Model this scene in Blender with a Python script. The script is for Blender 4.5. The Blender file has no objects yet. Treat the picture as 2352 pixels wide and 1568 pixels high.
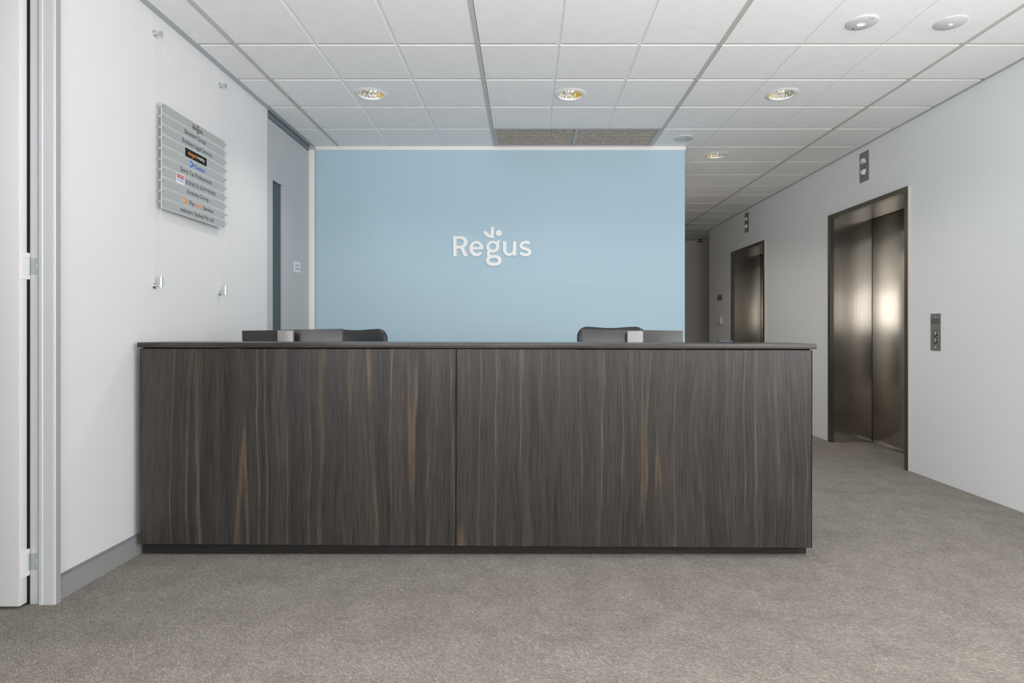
import bpy, bmesh, math, random
from mathutils import Vector, Matrix

random.seed(7)
PI = math.pi
scene = bpy.context.scene
COL = scene.collection

# ------------------------------------------------------------------ dimensions (metres, camera stands at X=0, Y=0)
CEIL = 2.95          # ceiling tile face
XL = -2.06           # left wall face
XR = 3.24            # lift wall face
YB = 5.573           # blue wall face
EYE = 1.19
F = 1333.0


def P(px, py, Y):
    """photo pixel -> world point at depth Y (used once, to measure things)"""
    return ((px - 1207) * Y / F, Y, EYE + (757 - py) * Y / F)


def srgb(r, g, b):
    def l(v):
        v /= 255.0
        return v / 12.92 if v <= 0.04045 else ((v + 0.055) / 1.055) ** 2.4
    return (l(r), l(g), l(b), 1.0)


# ------------------------------------------------------------------ materials
def new_mat(name):
    m = bpy.data.materials.new(name)
    m.use_nodes = True
    nt = m.node_tree
    for n in list(nt.nodes):
        nt.nodes.remove(n)
    out = nt.nodes.new('ShaderNodeOutputMaterial')
    b = nt.nodes.new('ShaderNodeBsdfPrincipled')
    nt.links.new(b.outputs[0], out.inputs[0])
    return m, nt, b


def plain(name, col, rough=0.5, metal=0.0, spec=0.5, emit=None, estr=0.0, noise=0.0, nscale=40.0, bump=0.0, coat=0.0):
    m, nt, b = new_mat(name)
    if len(col) == 3:
        col = (*col, 1)
    b.inputs['Base Color'].default_value = col
    b.inputs['Roughness'].default_value = rough
    b.inputs['Metallic'].default_value = metal
    b.inputs['Specular IOR Level'].default_value = spec
    b.inputs['Coat Weight'].default_value = coat
    if emit:
        b.inputs['Emission Color'].default_value = (*emit[:3], 1)
        b.inputs['Emission Strength'].default_value = estr
    tc = nt.nodes.new('ShaderNodeTexCoord')
    nz = nt.nodes.new('ShaderNodeTexNoise')
    nz.inputs['Scale'].default_value = nscale
    nz.inputs['Detail'].default_value = 4
    nt.links.new(tc.outputs['Object'], nz.inputs['Vector'])
    if noise > 0:
        mx = nt.nodes.new('ShaderNodeMix')
        mx.data_type = 'RGBA'
        mx.inputs['A'].default_value = tuple(c * (1 - noise) for c in col[:3]) + (1,)
        mx.inputs['B'].default_value = tuple(min(1, c * (1 + noise)) for c in col[:3]) + (1,)
        nt.links.new(nz.outputs['Fac'], mx.inputs['Factor'])
        nt.links.new(mx.outputs['Result'], b.inputs['Base Color'])
    if bump > 0:
        bp = nt.nodes.new('ShaderNodeBump')
        bp.inputs['Strength'].default_value = bump
        bp.inputs['Distance'].default_value = 0.002
        nt.links.new(nz.outputs['Fac'], bp.inputs['Height'])
        nt.links.new(bp.outputs[0], b.inputs['Normal'])
    return m


def N(nt, t, **kw):
    n = nt.nodes.new(t)
    for k, v in kw.items():
        if k in ('operation', 'data_type', 'blend_type', 'feature', 'distance', 'noise_dimensions', 'interpolation_type', 'clamp'):
            setattr(n, k, v)
        else:
            n.inputs[k].default_value = v
    return n


def ramp(nt, stops):
    r = nt.nodes.new('ShaderNodeValToRGB')
    el = r.color_ramp.elements
    while len(el) < len(stops):
        el.new(0.5)
    for e, (p, c) in zip(el, stops):
        e.position = p
        e.color = c if len(c) == 4 else (*c, 1)
    return r


def wood(name, horizontal=False, gain=1.0, seed=0.0, rough=0.31):
    m, nt, b = new_mat(name)
    L = nt.links
    tc = N(nt, 'ShaderNodeTexCoord')
    mp = N(nt, 'ShaderNodeMapping')
    if horizontal:
        mp.inputs['Rotation'].default_value = (0, PI / 2, 0)
    mp.inputs['Location'].default_value = (seed, seed * 0.37, seed * 0.61)
    L.new(tc.outputs['Object'], mp.inputs['Vector'])
    # slow sideways wander of the grain along its length
    s1 = N(nt, 'ShaderNodeVectorMath', operation='MULTIPLY')
    s1.inputs[1].default_value = (2.6, 2.6, 1.25)
    L.new(mp.outputs[0], s1.inputs[0])
    w1 = N(nt, 'ShaderNodeTexNoise', Scale=1.0, Detail=2.0, Roughness=0.45)
    L.new(s1.outputs[0], w1.inputs['Vector'])
    wm = N(nt, 'ShaderNodeMath', operation='MULTIPLY_ADD')
    wm.inputs[1].default_value = 0.085
    wm.inputs[2].default_value = -0.042
    L.new(w1.outputs['Fac'], wm.inputs[0])
    cx = N(nt, 'ShaderNodeCombineXYZ')
    L.new(wm.outputs[0], cx.inputs['X'])
    ad = N(nt, 'ShaderNodeVectorMath', operation='ADD')
    L.new(mp.outputs[0], ad.inputs[0])
    L.new(cx.outputs[0], ad.inputs[1])

    def noise(scale, detail, rough_=0.5):
        s = N(nt, 'ShaderNodeVectorMath', operation='MULTIPLY')
        s.inputs[1].default_value = scale
        L.new(ad.outputs[0], s.inputs[0])
        n = N(nt, 'ShaderNodeTexNoise', Scale=1.0, Detail=detail, Roughness=rough_)
        L.new(s.outputs[0], n.inputs['Vector'])
        return n
    broad = noise((13, 13, 0.30), 3)
    vein = noise((5.2, 5.2, 0.13), 1.0)
    fine = noise((230, 230, 5.0), 3, 0.65)
    mid = noise((60, 60, 1.6), 3, 0.6)
    g = gain * 0.44
    base = ramp(nt, [(0.25, (0.058 * g, 0.056 * g, 0.055 * g)), (0.48, (0.084 * g, 0.076 * g, 0.069 * g)), (0.62, (0.105 * g, 0.092 * g, 0.081 * g)), (0.8, (0.070 * g, 0.065 * g, 0.062 * g))])
    L.new(broad.outputs['Fac'], base.inputs['Fac'])
    # narrow paler veins where the slow noise crosses a level
    vr = ramp(nt, [(0.0, (0, 0, 0)), (0.412, (0, 0, 0)), (0.430, (1, 1, 1)), (0.440, (0, 0, 0)), (0.548, (0, 0, 0)), (0.562, (0.9, 0.9, 0.9)), (0.580, (0, 0, 0))])
    L.new(vein.outputs['Fac'], vr.inputs['Fac'])
    # veins fade in and out along their length
    fade = noise((4, 4, 1.1), 2)
    fr = ramp(nt, [(0.35, (0.1, 0.1, 0.1)), (0.62, (1, 1, 1))])
    L.new(fade.outputs['Fac'], fr.inputs['Fac'])
    vm = N(nt, 'ShaderNodeMath', operation='MULTIPLY')
    L.new(vr.outputs['Color'], vm.inputs[0])
    L.new(fr.outputs['Color'], vm.inputs[1])
    vm2 = N(nt, 'ShaderNodeMath', operation='MULTIPLY')
    L.new(vm.outputs[0], vm2.inputs[0])
    vm2.inputs[1].default_value = 0.8
    mx = N(nt, 'ShaderNodeMix', data_type='RGBA')
    mx.inputs['B'].default_value = (0.270 * g, 0.195 * g, 0.130 * g, 1)
    L.new(vm2.outputs[0], mx.inputs['Factor'])
    L.new(base.outputs['Color'], mx.inputs['A'])
    # fine pores
    fm = ramp(nt, [(0.32, (0.50, 0.50, 0.50)), (0.50, (1.0, 1.0, 1.0)), (0.70, (1.38, 1.36, 1.34))])
    L.new(fine.outputs['Fac'], fm.inputs['Fac'])
    mm = ramp(nt, [(0.30, (0.87, 0.87, 0.87)), (0.70, (1.13, 1.12, 1.11))])
    L.new(mid.outputs['Fac'], mm.inputs['Fac'])
    m1 = N(nt, 'ShaderNodeMix', data_type='RGBA', blend_type='MULTIPLY')
    m1.inputs['Factor'].default_value = 1
    L.new(mx.outputs['Result'], m1.inputs['A'])
    L.new(fm.outputs['Color'], m1.inputs['B'])
    m2 = N(nt, 'ShaderNodeMix', data_type='RGBA', blend_type='MULTIPLY')
    m2.inputs['Factor'].default_value = 1
    L.new(m1.outputs['Result'], m2.inputs['A'])
    L.new(mm.outputs['Color'], m2.inputs['B'])
    L.new(m2.outputs['Result'], b.inputs['Base Color'])
    b.inputs['Roughness'].default_value = rough
    b.inputs['Specular IOR Level'].default_value = 0.36
    bp = N(nt, 'ShaderNodeBump')
    bp.inputs['Strength'].default_value = 0.12
    bp.inputs['Distance'].default_value = 0.001
    L.new(fine.outputs['Fac'], bp.inputs['Height'])
    L.new(bp.outputs[0], b.inputs['Normal'])
    return m


def carpet(name):
    m, nt, b = new_mat(name)
    L = nt.links
    tc = N(nt, 'ShaderNodeTexCoord')
    rt = N(nt, 'ShaderNodeMapping')
    rt.inputs['Rotation'].default_value = (0, 0, math.radians(35))
    L.new(tc.outputs['Object'], rt.inputs['Vector'])
    mp = N(nt, 'ShaderNodeMapping')
    mp.inputs['Scale'].default_value = (98, 270, 100)
    L.new(rt.outputs[0], mp.inputs['Vector'])
    vo = N(nt, 'ShaderNodeTexVoronoi', Scale=1.0, Randomness=0.7)
    L.new(mp.outputs[0], vo.inputs['Vector'])
    nz = N(nt, 'ShaderNodeTexNoise', Scale=240.0, Detail=2.0)
    L.new(tc.outputs['Object'], nz.inputs['Vector'])
    # colour of each loop
    cr = ramp(nt, [(0.0, srgb(122, 117, 111)), (0.45, srgb(138, 133, 126)), (0.8, srgb(152, 147, 140)), (1.0, srgb(176, 171, 164))])
    L.new(vo.outputs['Color'], cr.inputs['Fac'])
    # gaps between loops
    gp = ramp(nt, [(0.2, (1.08, 1.08, 1.08)), (0.9, (0.78, 0.775, 0.77))])
    L.new(vo.outputs['Distance'], gp.inputs['Fac'])
    m1 = N(nt, 'ShaderNodeMix', data_type='RGBA', blend_type='MULTIPLY')
    m1.inputs['Factor'].default_value = 1
    L.new(cr.outputs['Color'], m1.inputs['A'])
    L.new(gp.outputs['Color'], m1.inputs['B'])
    # soft tracking / wear mottling
    big = N(nt, 'ShaderNodeTexNoise', Scale=5.5, Detail=6.0, Roughness=0.72)
    L.new(tc.outputs['Object'], big.inputs['Vector'])
    br = ramp(nt, [(0.33, (0.87, 0.86, 0.855)), (0.66, (1.12, 1.12, 1.12))])
    L.new(big.outputs['Fac'], br.inputs['Fac'])
    m2 = N(nt, 'ShaderNodeMix', data_type='RGBA', blend_type='MULTIPLY')
    m2.inputs['Factor'].default_value = 1
    L.new(m1.outputs['Result'], m2.inputs['A'])
    L.new(br.outputs['Color'], m2.inputs['B'])
    nr = ramp(nt, [(0.30, (0.80, 0.80, 0.80)), (0.70, (1.2, 1.2, 1.2))])
    L.new(nz.outputs['Fac'], nr.inputs['Fac'])
    m3 = N(nt, 'ShaderNodeMix', data_type='RGBA', blend_type='MULTIPLY')
    m3.inputs['Factor'].default_value = 1
    L.new(m2.outputs['Result'], m3.inputs['A'])
    L.new(nr.outputs['Color'], m3.inputs['B'])
    L.new(m3.outputs['Result'], b.inputs['Base Color'])
    b.inputs['Roughness'].default_value = 0.95
    b.inputs['Specular IOR Level'].default_value = 0.1
    inv = N(nt, 'ShaderNodeMath', operation='SUBTRACT')
    inv.inputs[0].default_value = 1.0
    L.new(vo.outputs['Distance'], inv.inputs[1])
    bp = N(nt, 'ShaderNodeBump')
    bp.inputs['Strength'].default_value = 0.4
    bp.inputs['Distance'].default_value = 0.004
    L.new(inv.outputs[0], bp.inputs['Height'])
    L.new(bp.outputs[0], b.inputs['Normal'])
    return m


def ceiling_tile(name):
    m, nt, b = new_mat(name)
    L = nt.links
    tc = N(nt, 'ShaderNodeTexCoord')
    n1 = N(nt, 'ShaderNodeTexNoise', Scale=130.0, Detail=3.0, Roughness=0.6)
    L.new(tc.outputs['Object'], n1.inputs['Vector'])
    r1 = ramp(nt, [(0.27, (0.52, 0.52, 0.51)), (0.33, (0.895, 0.895, 0.898)), (0.7, (0.915, 0.915, 0.918))])
    L.new(n1.outputs['Fac'], r1.inputs['Fac'])
    n2 = N(nt, 'ShaderNodeTexNoise', Scale=14.0, Detail=4.0)
    L.new(tc.outputs['Object'], n2.inputs['Vector'])
    r2 = ramp(nt, [(0.3, (0.965, 0.965, 0.965)), (0.7, (1.0, 1.0, 1.0))])
    L.new(n2.outputs['Fac'], r2.inputs['Fac'])
    mx = N(nt, 'ShaderNodeMix', data_type='RGBA', blend_type='MULTIPLY')
    mx.inputs['Factor'].default_value = 1
    L.new(r1.outputs['Color'], mx.inputs['A'])
    L.new(r2.outputs['Color'], mx.inputs['B'])
    L.new(mx.outputs['Result'], b.inputs['Base Color'])
    b.inputs['Roughness'].default_value = 0.9
    b.inputs['Specular IOR Level'].default_value = 0.2
    bp = N(nt, 'ShaderNodeBump')
    bp.inputs['Strength'].default_value = 0.15
    bp.inputs['Distance'].default_value = 0.002
    L.new(n1.outputs['Fac'], bp.inputs['Height'])
    L.new(bp.outputs[0], b.inputs['Normal'])
    return m


def brushed(name, col, rough=0.3, aniso=0.6, streak=(900, 900, 1.0)):
    """vertically brushed stainless steel"""
    m, nt, b = new_mat(name)
    L = nt.links
    tc = N(nt, 'ShaderNodeTexCoord')
    s = N(nt, 'ShaderNodeVectorMath', operation='MULTIPLY')
    s.inputs[1].default_value = streak
    L.new(tc.outputs['Object'], s.inputs[0])
    n = N(nt, 'ShaderNodeTexNoise', Scale=1.0, Detail=3.0)
    L.new(s.outputs[0], n.inputs['Vector'])
    r = ramp(nt, [(0.3, tuple(c * 0.86 for c in col[:3])), (0.7, tuple(min(1, c * 1.1) for c in col[:3]))])
    L.new(n.outputs['Fac'], r.inputs['Fac'])
    L.new(r.outputs['Color'], b.inputs['Base Color'])
    b.inputs['Metallic'].default_value = 1.0
    b.inputs['Roughness'].default_value = rough
    b.inputs['Anisotropic'].default_value = aniso
    tv = N(nt, 'ShaderNodeCombineXYZ')
    tv.inputs[0].default_value = 0.7071
    tv.inputs[1].default_value = 0.7071
    L.new(tv.outputs[0], b.inputs['Tangent'])
    return m


M = {}
M['wall'] = plain('white_wall_paint', (0.735, 0.732, 0.738), 0.55, spec=0.3, noise=0.012, nscale=3, bump=0.05)
M['plaster'] = plain('rolled_white_plaster', (0.79, 0.81, 0.82), 0.6, spec=0.3, noise=0.015, nscale=60, bump=0.25)
M['blue'] = plain('pale_blue_wall_paint', (0.42, 0.575, 0.67), 0.6, spec=0.25, noise=0.02, nscale=2.5, bump=0.04)
M['tile'] = ceiling_tile('mineral_ceiling_tile')
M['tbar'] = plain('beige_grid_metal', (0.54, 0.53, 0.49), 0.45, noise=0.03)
M['row_bar'] = plain('beige_shaded_cross_bar_metal', (0.56, 0.55, 0.50), 0.5, noise=0.03)  # beige darkened to put the shade between tile rows into the bars
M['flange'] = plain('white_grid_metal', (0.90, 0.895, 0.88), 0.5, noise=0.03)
M['grey_metal'] = plain('grey_painted_metal', (0.43, 0.45, 0.46), 0.4, noise=0.03)
M['carpet'] = carpet('grey_loop_carpet')
M['wood_a'] = wood('dark_wood_laminate', seed=0.0)
M['wood_b'] = wood('dark_wood_laminate_right_sheet', seed=4.7)
M['wood_h'] = wood('dark_wood_laminate_crosswise', horizontal=True, gain=1.0, seed=2.3, rough=0.27)
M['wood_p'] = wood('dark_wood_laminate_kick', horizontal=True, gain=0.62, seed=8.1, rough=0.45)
M['black_edge'] = plain('black_edging_and_gap_shade', (0.006, 0.006, 0.006), 0.8, spec=0.1)
M['alu'] = plain('satin_aluminium', (0.60, 0.615, 0.63), 0.42, metal=0.12, noise=0.02)
M['alu_light'] = plain('pale_grey_frame_paint', (0.60, 0.61, 0.62), 0.4, noise=0.02)
M['frame_edge_shade'] = plain('frame_edge_shade_grey', (0.36, 0.365, 0.37), 0.4)
M['skirting'] = plain('grey_skirting_paint', (0.30, 0.305, 0.305), 0.45, noise=0.04, nscale=12)
M['skirting_top'] = plain('blue_grey_skirting_lip', (0.20, 0.20, 0.225), 0.45)
M['door_white'] = plain('white_door_paint', (0.70, 0.70, 0.70), 0.45, noise=0.01)
M['door_grey'] = plain('grey_door_paint', (0.48, 0.495, 0.505), 0.4, noise=0.015, nscale=4)
M['header'] = plain('blue_grey_header', (0.16, 0.20, 0.22), 0.35)
M['white_trim'] = plain('white_gloss_trim', (0.84, 0.83, 0.81), 0.45, noise=0.01)
M['dark_glass'] = plain('dark_teal_glass', (0.030, 0.052, 0.055), 0.06, spec=0.6)
M['black_gap'] = plain('black_seal', (0.01, 0.01, 0.01), 0.8)
M['zinc'] = plain('zinc_plated_steel', (0.42, 0.46, 0.46), 0.35, metal=0.35, noise=0.08, nscale=80)
M['hinge_white'] = plain('white_painted_hinge', (0.74, 0.74, 0.735), 0.4)
M['steel'] = brushed('brushed_stainless_steel', (0.58, 0.55, 0.50), 0.19, 0.8)
M['soffit'] = brushed('steel_soffit_dark_reflection', (0.10, 0.095, 0.08), 0.25, 0.3)  # same steel, darkened so its colour carries the dark reflection
M['caulk'] = plain('pale_sealant_line', (0.60, 0.56, 0.50), 0.5)
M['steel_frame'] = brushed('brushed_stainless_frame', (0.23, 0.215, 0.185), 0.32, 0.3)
M['plate'] = plain('satin_steel_plate', (0.24, 0.24, 0.225), 0.42, metal=0.35, noise=0.03)
M['chrome'] = plain('polished_chrome', (0.72, 0.72, 0.72), 0.14, metal=1.0)
M['cable'] = plain('steel_cable', (0.55, 0.55, 0.54), 0.4, metal=0.4)
M['nameplate'] = plain('frosted_grey_film', (0.40, 0.415, 0.415), 0.3, noise=0.015, nscale=6)
M['acrylic'] = plain('frosted_clear_acrylic', (0.70, 0.71, 0.71), 0.25)
M['ink'] = plain('black_lettering', (0.018, 0.02, 0.022), 0.5)
M['ink_block'] = plain('black_print', (0.009, 0.009, 0.010), 0.6, spec=0.2)
M['ink_grey'] = plain('grey_lettering', (0.16, 0.16, 0.17), 0.5)
M['ink_white'] = plain('white_lettering', (0.8, 0.8, 0.8), 0.5)
M['orange'] = plain('orange_print', srgb(222, 140, 62), 0.5)
M['orange_pale'] = plain('pale_orange_print', srgb(238, 190, 130), 0.5)
M['ink_blue'] = plain('blue_print', srgb(40, 86, 178), 0.5)
M['blue_pale'] = plain('pale_blue_print', srgb(120, 178, 235), 0.5)
M['red'] = plain('red_print', srgb(190, 40, 40), 0.5)
M['ink_brown'] = plain('dark_red_lettering', srgb(110, 40, 45), 0.5)
M['logo'] = plain('white_raised_lettering', (0.86, 0.85, 0.845), 0.45)
M['monitor'] = plain('black_gloss_plastic', (0.018, 0.018, 0.019), 0.26, spec=0.6)
M['silver'] = plain('silver_plastic', (0.30, 0.30, 0.29), 0.4, metal=0.3)
M['screen'] = plain('dark_screen_glass', (0.01, 0.01, 0.012), 0.12)
M['leather'] = plain('black_leather', (0.022, 0.023, 0.025), 0.38, noise=0.2, nscale=200, bump=0.2)
M['black_plastic'] = plain('black_plastic', (0.02, 0.02, 0.02), 0.45)
M['lamp_rim'] = plain('white_lamp_rim', (0.80, 0.81, 0.81), 0.35)
M['lamp_tube'] = plain('glowing_lamp_tube', (0.9, 0.9, 0.85), 0.4, emit=(1.0, 0.93, 0.74), estr=4.0)
M['grille'] = plain('beige_egg_crate_plastic', (0.62, 0.57, 0.52), 0.5)
M['plenum'] = plain('dark_plenum', (0.05, 0.045, 0.04), 0.9)
M['disc'] = plain('white_fitting_plastic', (0.64, 0.64, 0.64), 0.4)
M['lens'] = plain('milky_lens', (0.88, 0.88, 0.87), 0.2)
M['sensor'] = plain('cream_sensor_plastic', (0.62, 0.63, 0.58), 0.4)
M['arrow'] = plain('milky_arrow_plastic', (0.74, 0.72, 0.69), 0.35)
M['taupe'] = plain('taupe_wall_paint', (0.70, 0.665, 0.59), 0.6, noise=0.01)
M['navy'] = plain('dark_blue_card', (0.035, 0.065, 0.10), 0.4)
M['sign_white'] = plain('white_sign_plate', (0.80, 0.83, 0.84), 0.4)
M['dark_room'] = plain('dim_room_paint', (0.45, 0.45, 0.44), 0.7)


def reflector(name, side):
    """mirrored, dimpled lamp reflector: silver, with a gold reflection painted on one side"""
    m, nt, b = new_mat(name)
    L = nt.links
    tc = N(nt, 'ShaderNodeTexCoord')
    vo = N(nt, 'ShaderNodeTexVoronoi', Scale=75.0, Randomness=0.35)
    L.new(tc.outputs['Object'], vo.inputs['Vector'])
    sx = N(nt, 'ShaderNodeSeparateXYZ')
    L.new(tc.outputs['Object'], sx.inputs[0])
    mr = N(nt, 'ShaderNodeMapRange')
    mr.inputs[1].default_value = 0.010 * side
    mr.inputs[2].default_value = 0.045 * side
    L.new(sx.outputs['X'], mr.inputs[0])
    gc = ramp(nt, [(0.0, (0.80, 0.82, 0.80)), (1.0, (0.95, 0.74, 0.33))])  # gold side is a reflected lamp painted into the base colour
    L.new(mr.outputs[0], gc.inputs['Fac'])
    L.new(gc.outputs['Color'], b.inputs['Base Color'])
    b.inputs['Metallic'].default_value = 1.0
    b.inputs['Roughness'].default_value = 0.16
    bp = N(nt, 'ShaderNodeBump')
    bp.inputs['Strength'].default_value = 1.0
    bp.inputs['Distance'].default_value = 0.012
    L.new(vo.outputs['Distance'], bp.inputs['Height'])
    L.new(bp.outputs[0], b.inputs['Normal'])
    return m


M['reflector'] = reflector('dimpled_reflector_gold_glint', 1.0)
M['reflector_l'] = reflector('dimpled_reflector_gold_glint_turned', -1.0)

# ------------------------------------------------------------------ mesh builder
ROOTLOC = {}


class MB:
    def __init__(self):
        self.bm = bmesh.new()

    def box(self, x0, x1, y0, y1, z0, z1, bev=0.0, seg=2):
        bm = self.bm
        v = [bm.verts.new((x, y, z)) for x in (x0, x1) for y in (y0, y1) for z in (z0, z1)]
        idx = [(0, 1, 3, 2), (4, 6, 7, 5), (0, 4, 5, 1), (2, 3, 7, 6), (0, 2, 6, 4), (1, 5, 7, 3)]
        fs = [bm.faces.new([v[i] for i in f]) for f in idx]
        if bev > 0:
            es = list({e for f in fs for e in f.edges})
            bmesh.ops.bevel(bm, geom=es, offset=bev, segments=seg, profile=0.5, affect='EDGES')
        return self

    def prism(self, poly, plane, a, b):
        """poly in the two coordinates of plane ('xy','xz','yz'), extruded from a to b along the third"""
        bm = self.bm

        def pt(p, t):
            return {'xy': (p[0], p[1], t), 'xz': (p[0], t, p[1]), 'yz': (t, p[0], p[1])}[plane]
        A = [bm.verts.new(pt(p, a)) for p in poly]
        B = [bm.verts.new(pt(p, b)) for p in poly]
        n = len(poly)
        fs = [bm.faces.new(A), bm.faces.new(list(reversed(B)))]
        for i in range(n):
            fs.append(bm.faces.new([A[i], B[i], B[(i + 1) % n], A[(i + 1) % n]]))
        bmesh.ops.recalc_face_normals(bm, faces=fs)
        return self

    def lathe(self, prof, c, axis='z', n=40, closed=False, a0=0.0, a1=2 * PI):
        """prof: list of (radius, height along axis)"""
        bm = self.bm

        def pt(r, h, t):
            u, v = r * math.cos(t), r * math.sin(t)
            if axis == 'z':
                return (c[0] + u, c[1] + v, c[2] + h)
            if axis == 'y':
                return (c[0] + u, c[1] + h, c[2] + v)
            return (c[0] + h, c[1] + u, c[2] + v)
        rings = []
        for (r, h) in prof:
            if r < 1e-6:
                rings.append([bm.verts.new(pt(0, h, 0))])
            else:
                rings.append([bm.verts.new(pt(r, h, 2 * PI * i / n)) for i in range(n)])
        pairs = list(zip(rings[:-1], rings[1:]))
        if closed:
            pairs.append((rings[-1], rings[0]))
        fs = []
        for R0, R1 in pairs:
            for i in range(n):
                j = (i + 1) % n
                if len(R0) == 1 and len(R1) == 1:
                    continue
                if len(R0) == 1:
                    fs.append(bm.faces.new([R0[0], R1[i], R1[j]]))
                elif len(R1) == 1:
                    fs.append(bm.faces.new([R0[i], R0[j], R1[0]]))
                else:
                    fs.append(bm.faces.new([R0[i], R0[j], R1[j], R1[i]]))
        bmesh.ops.recalc_face_normals(bm, faces=fs)
        return self

    def cyl(self, c, r, h, axis='z', n=24, bev=0.0):
        if bev > 0:
            p = [(0, 0), (r - bev, 0), (r, bev), (r, h - bev), (r - bev, h), (0, h)]
        else:
            p = [(0, 0), (r, 0), (r, h), (0, h)]
        return self.lathe(p, c, axis, n)

    def tube(self, pts, r, n=12):
        bm = self.bm
        pts = [Vector(p) for p in pts]
        rings = []
        for i, p in enumerate(pts):
            d = (pts[min(i + 1, len(pts) - 1)] - pts[max(i - 1, 0)]).normalized()
            up = Vector((0, 0, 1)) if abs(d.z) < 0.9 else Vector((1, 0, 0))
            if i and abs(d.dot(lastu)) < 0.95:
                up = lastu
            a = d.cross(up).normalized()
            b_ = a.cross(d).normalized()
            lastu = b_
            rings.append([bm.verts.new(p + a * r * math.cos(2 * PI * k / n) + b_ * r * math.sin(2 * PI * k / n)) for k in range(n)])
        fs = []
        for A, B in zip(rings[:-1], rings[1:]):
            for k in range(n):
                j = (k + 1) % n
                fs.append(bm.faces.new([A[k], A[j], B[j], B[k]]))
        fs.append(bm.faces.new(rings[0]))
        fs.append(bm.faces.new(rings[-1]))
        bmesh.ops.recalc_face_normals(bm, faces=fs)
        return self

    def add_mesh(self, me, mat):
        tmp = bmesh.new()
        tmp.from_mesh(me)
        tmp.transform(mat)
        me2 = bpy.data.meshes.new('tmp')
        tmp.to_mesh(me2)
        tmp.free()
        self.bm.from_mesh(me2)
        bpy.data.meshes.remove(me2)
        return self

    def xform(self, mat):
        self.bm.transform(mat)
        return self

    def build(self, name, mat, parent=None, loc=None, angle=35):
        """link as one mesh object; verts are given in world coordinates"""
        me = bpy.data.meshes.new(name)
        off = Vector(loc) if loc is not None else (ROOTLOC[parent.name] if parent else Vector((0, 0, 0)))
        self.bm.transform(Matrix.Translation(-off))
        self.bm.to_mesh(me)
        self.bm.free()
        for p in me.polygons:
            p.use_smooth = True
        me.set_sharp_from_angle(angle=math.radians(angle))
        me.materials.append(mat)
        o = bpy.data.objects.new(name, me)
        COL.objects.link(o)
        if parent:
            o.parent = parent
            ROOTLOC[o.name] = ROOTLOC[parent.name]
        else:
            o.location = off
            ROOTLOC[o.name] = off
        return o


def thing(name, label, cat, loc, group=None):
    o = bpy.data.objects.new(name, None)
    o.empty_display_size = 0.1
    COL.objects.link(o)
    o.location = loc
    ROOTLOC[o.name] = Vector(loc)
    o['label'] = label
    o['category'] = cat
    if group:
        o['group'] = group
    return o


def tag(o, label, cat, group=None):
    o['label'] = label
    o['category'] = cat
    if group:
        o['group'] = group
    return o


def struct(o):
    o['kind'] = 'structure'
    return o


def struct_root(name, loc=(0, 0, 0)):
    o = bpy.data.objects.new(name, None)
    COL.objects.link(o)
    o.location = loc
    ROOTLOC[o.name] = Vector(loc)
    o['kind'] = 'structure'
    return o


def curve_mesh(splines, depth):
    """filled 2D outlines (holes included) -> mesh lying in XY, thickness depth towards +Z"""
    cu = bpy.data.curves.new('outline', 'CURVE')
    cu.dimensions = '2D'
    cu.fill_mode = 'BOTH'
    cu.extrude = depth / 2
    for pts in splines:
        sp = cu.splines.new('POLY')
        sp.points.add(len(pts) - 1)
        for q, p in zip(sp.points, pts):
            q.co = (p[0], p[1], 0, 1)
        sp.use_cyclic_u = True
    o = bpy.data.objects.new('outline', cu)
    COL.objects.link(o)
    dg = bpy.context.evaluated_depsgraph_get()
    me = bpy.data.meshes.new_from_object(o.evaluated_get(dg))
    bpy.data.objects.remove(o)
    bpy.data.curves.remove(cu)
    return me


def text_mesh(s, size, depth=0.0006, bold=0.0, align='CENTER', squeeze=1.0):
    cu = bpy.data.curves.new('words', 'FONT')
    cu.body = s
    cu.size = size
    cu.extrude = depth / 2
    cu.offset = bold
    cu.align_x = align
    cu.align_y = 'CENTER'
    cu.space_character = squeeze
    cu.resolution_u = 4
    o = bpy.data.objects.new('words', cu)
    COL.objects.link(o)
    dg = bpy.context.evaluated_depsgraph_get()
    me = bpy.data.meshes.new_from_object(o.evaluated_get(dg))
    bpy.data.objects.remove(o)
    bpy.data.curves.remove(cu)
    return me


def fit_text(s, width, height=None, bold=0.0, depth=0.0006):
    """text mesh scaled to a width (and cap height), centred on 0,0"""
    me = text_mesh(s, 1.0, 0.0, bold)
    xs = [v.co.x for v in me.vertices]
    ys = [v.co.y for v in me.vertices]
    w, h = max(xs) - min(xs), max(ys) - min(ys)
    sx = width / w
    sy = (height / h) if height else sx
    cx, cy = (max(xs) + min(xs)) / 2, (max(ys) + min(ys)) / 2
    bpy.data.meshes.remove(me)
    me = text_mesh(s, 1.0, depth / max(sx, 1e-6) if False else 0.02, bold)
    T = Matrix.Diagonal((sx, sy, depth / 0.02, 1)) @ Matrix.Translation((-cx, -cy, 0))
    me.transform(T)
    return me


# frames for flat things on walls: local x = reading direction, y = up, z = out of the wall
def frame_left(y, z, x):       # wall facing +X
    return Matrix(((0, 0, 1, x), (1, 0, 0, y), (0, 1, 0, z), (0, 0, 0, 1)))


def frame_right(y, z, x):      # wall facing -X
    return Matrix(((0, 0, -1, x), (-1, 0, 0, y), (0, 1, 0, z), (0, 0, 0, 1)))


def frame_front(x, z, y):      # wall facing -Y
    return Matrix(((1, 0, 0, x), (0, 0, -1, y), (0, 1, 0, z), (0, 0, 0, 1)))


def arc(cx, cy, rx, ry, a0, a1, n=24):
    return [(cx + rx * math.cos(math.radians(a0 + (a1 - a0) * i / n)), cy + ry * math.sin(math.radians(a0 + (a1 - a0) * i / n))) for i in range(n + 1)]


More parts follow.
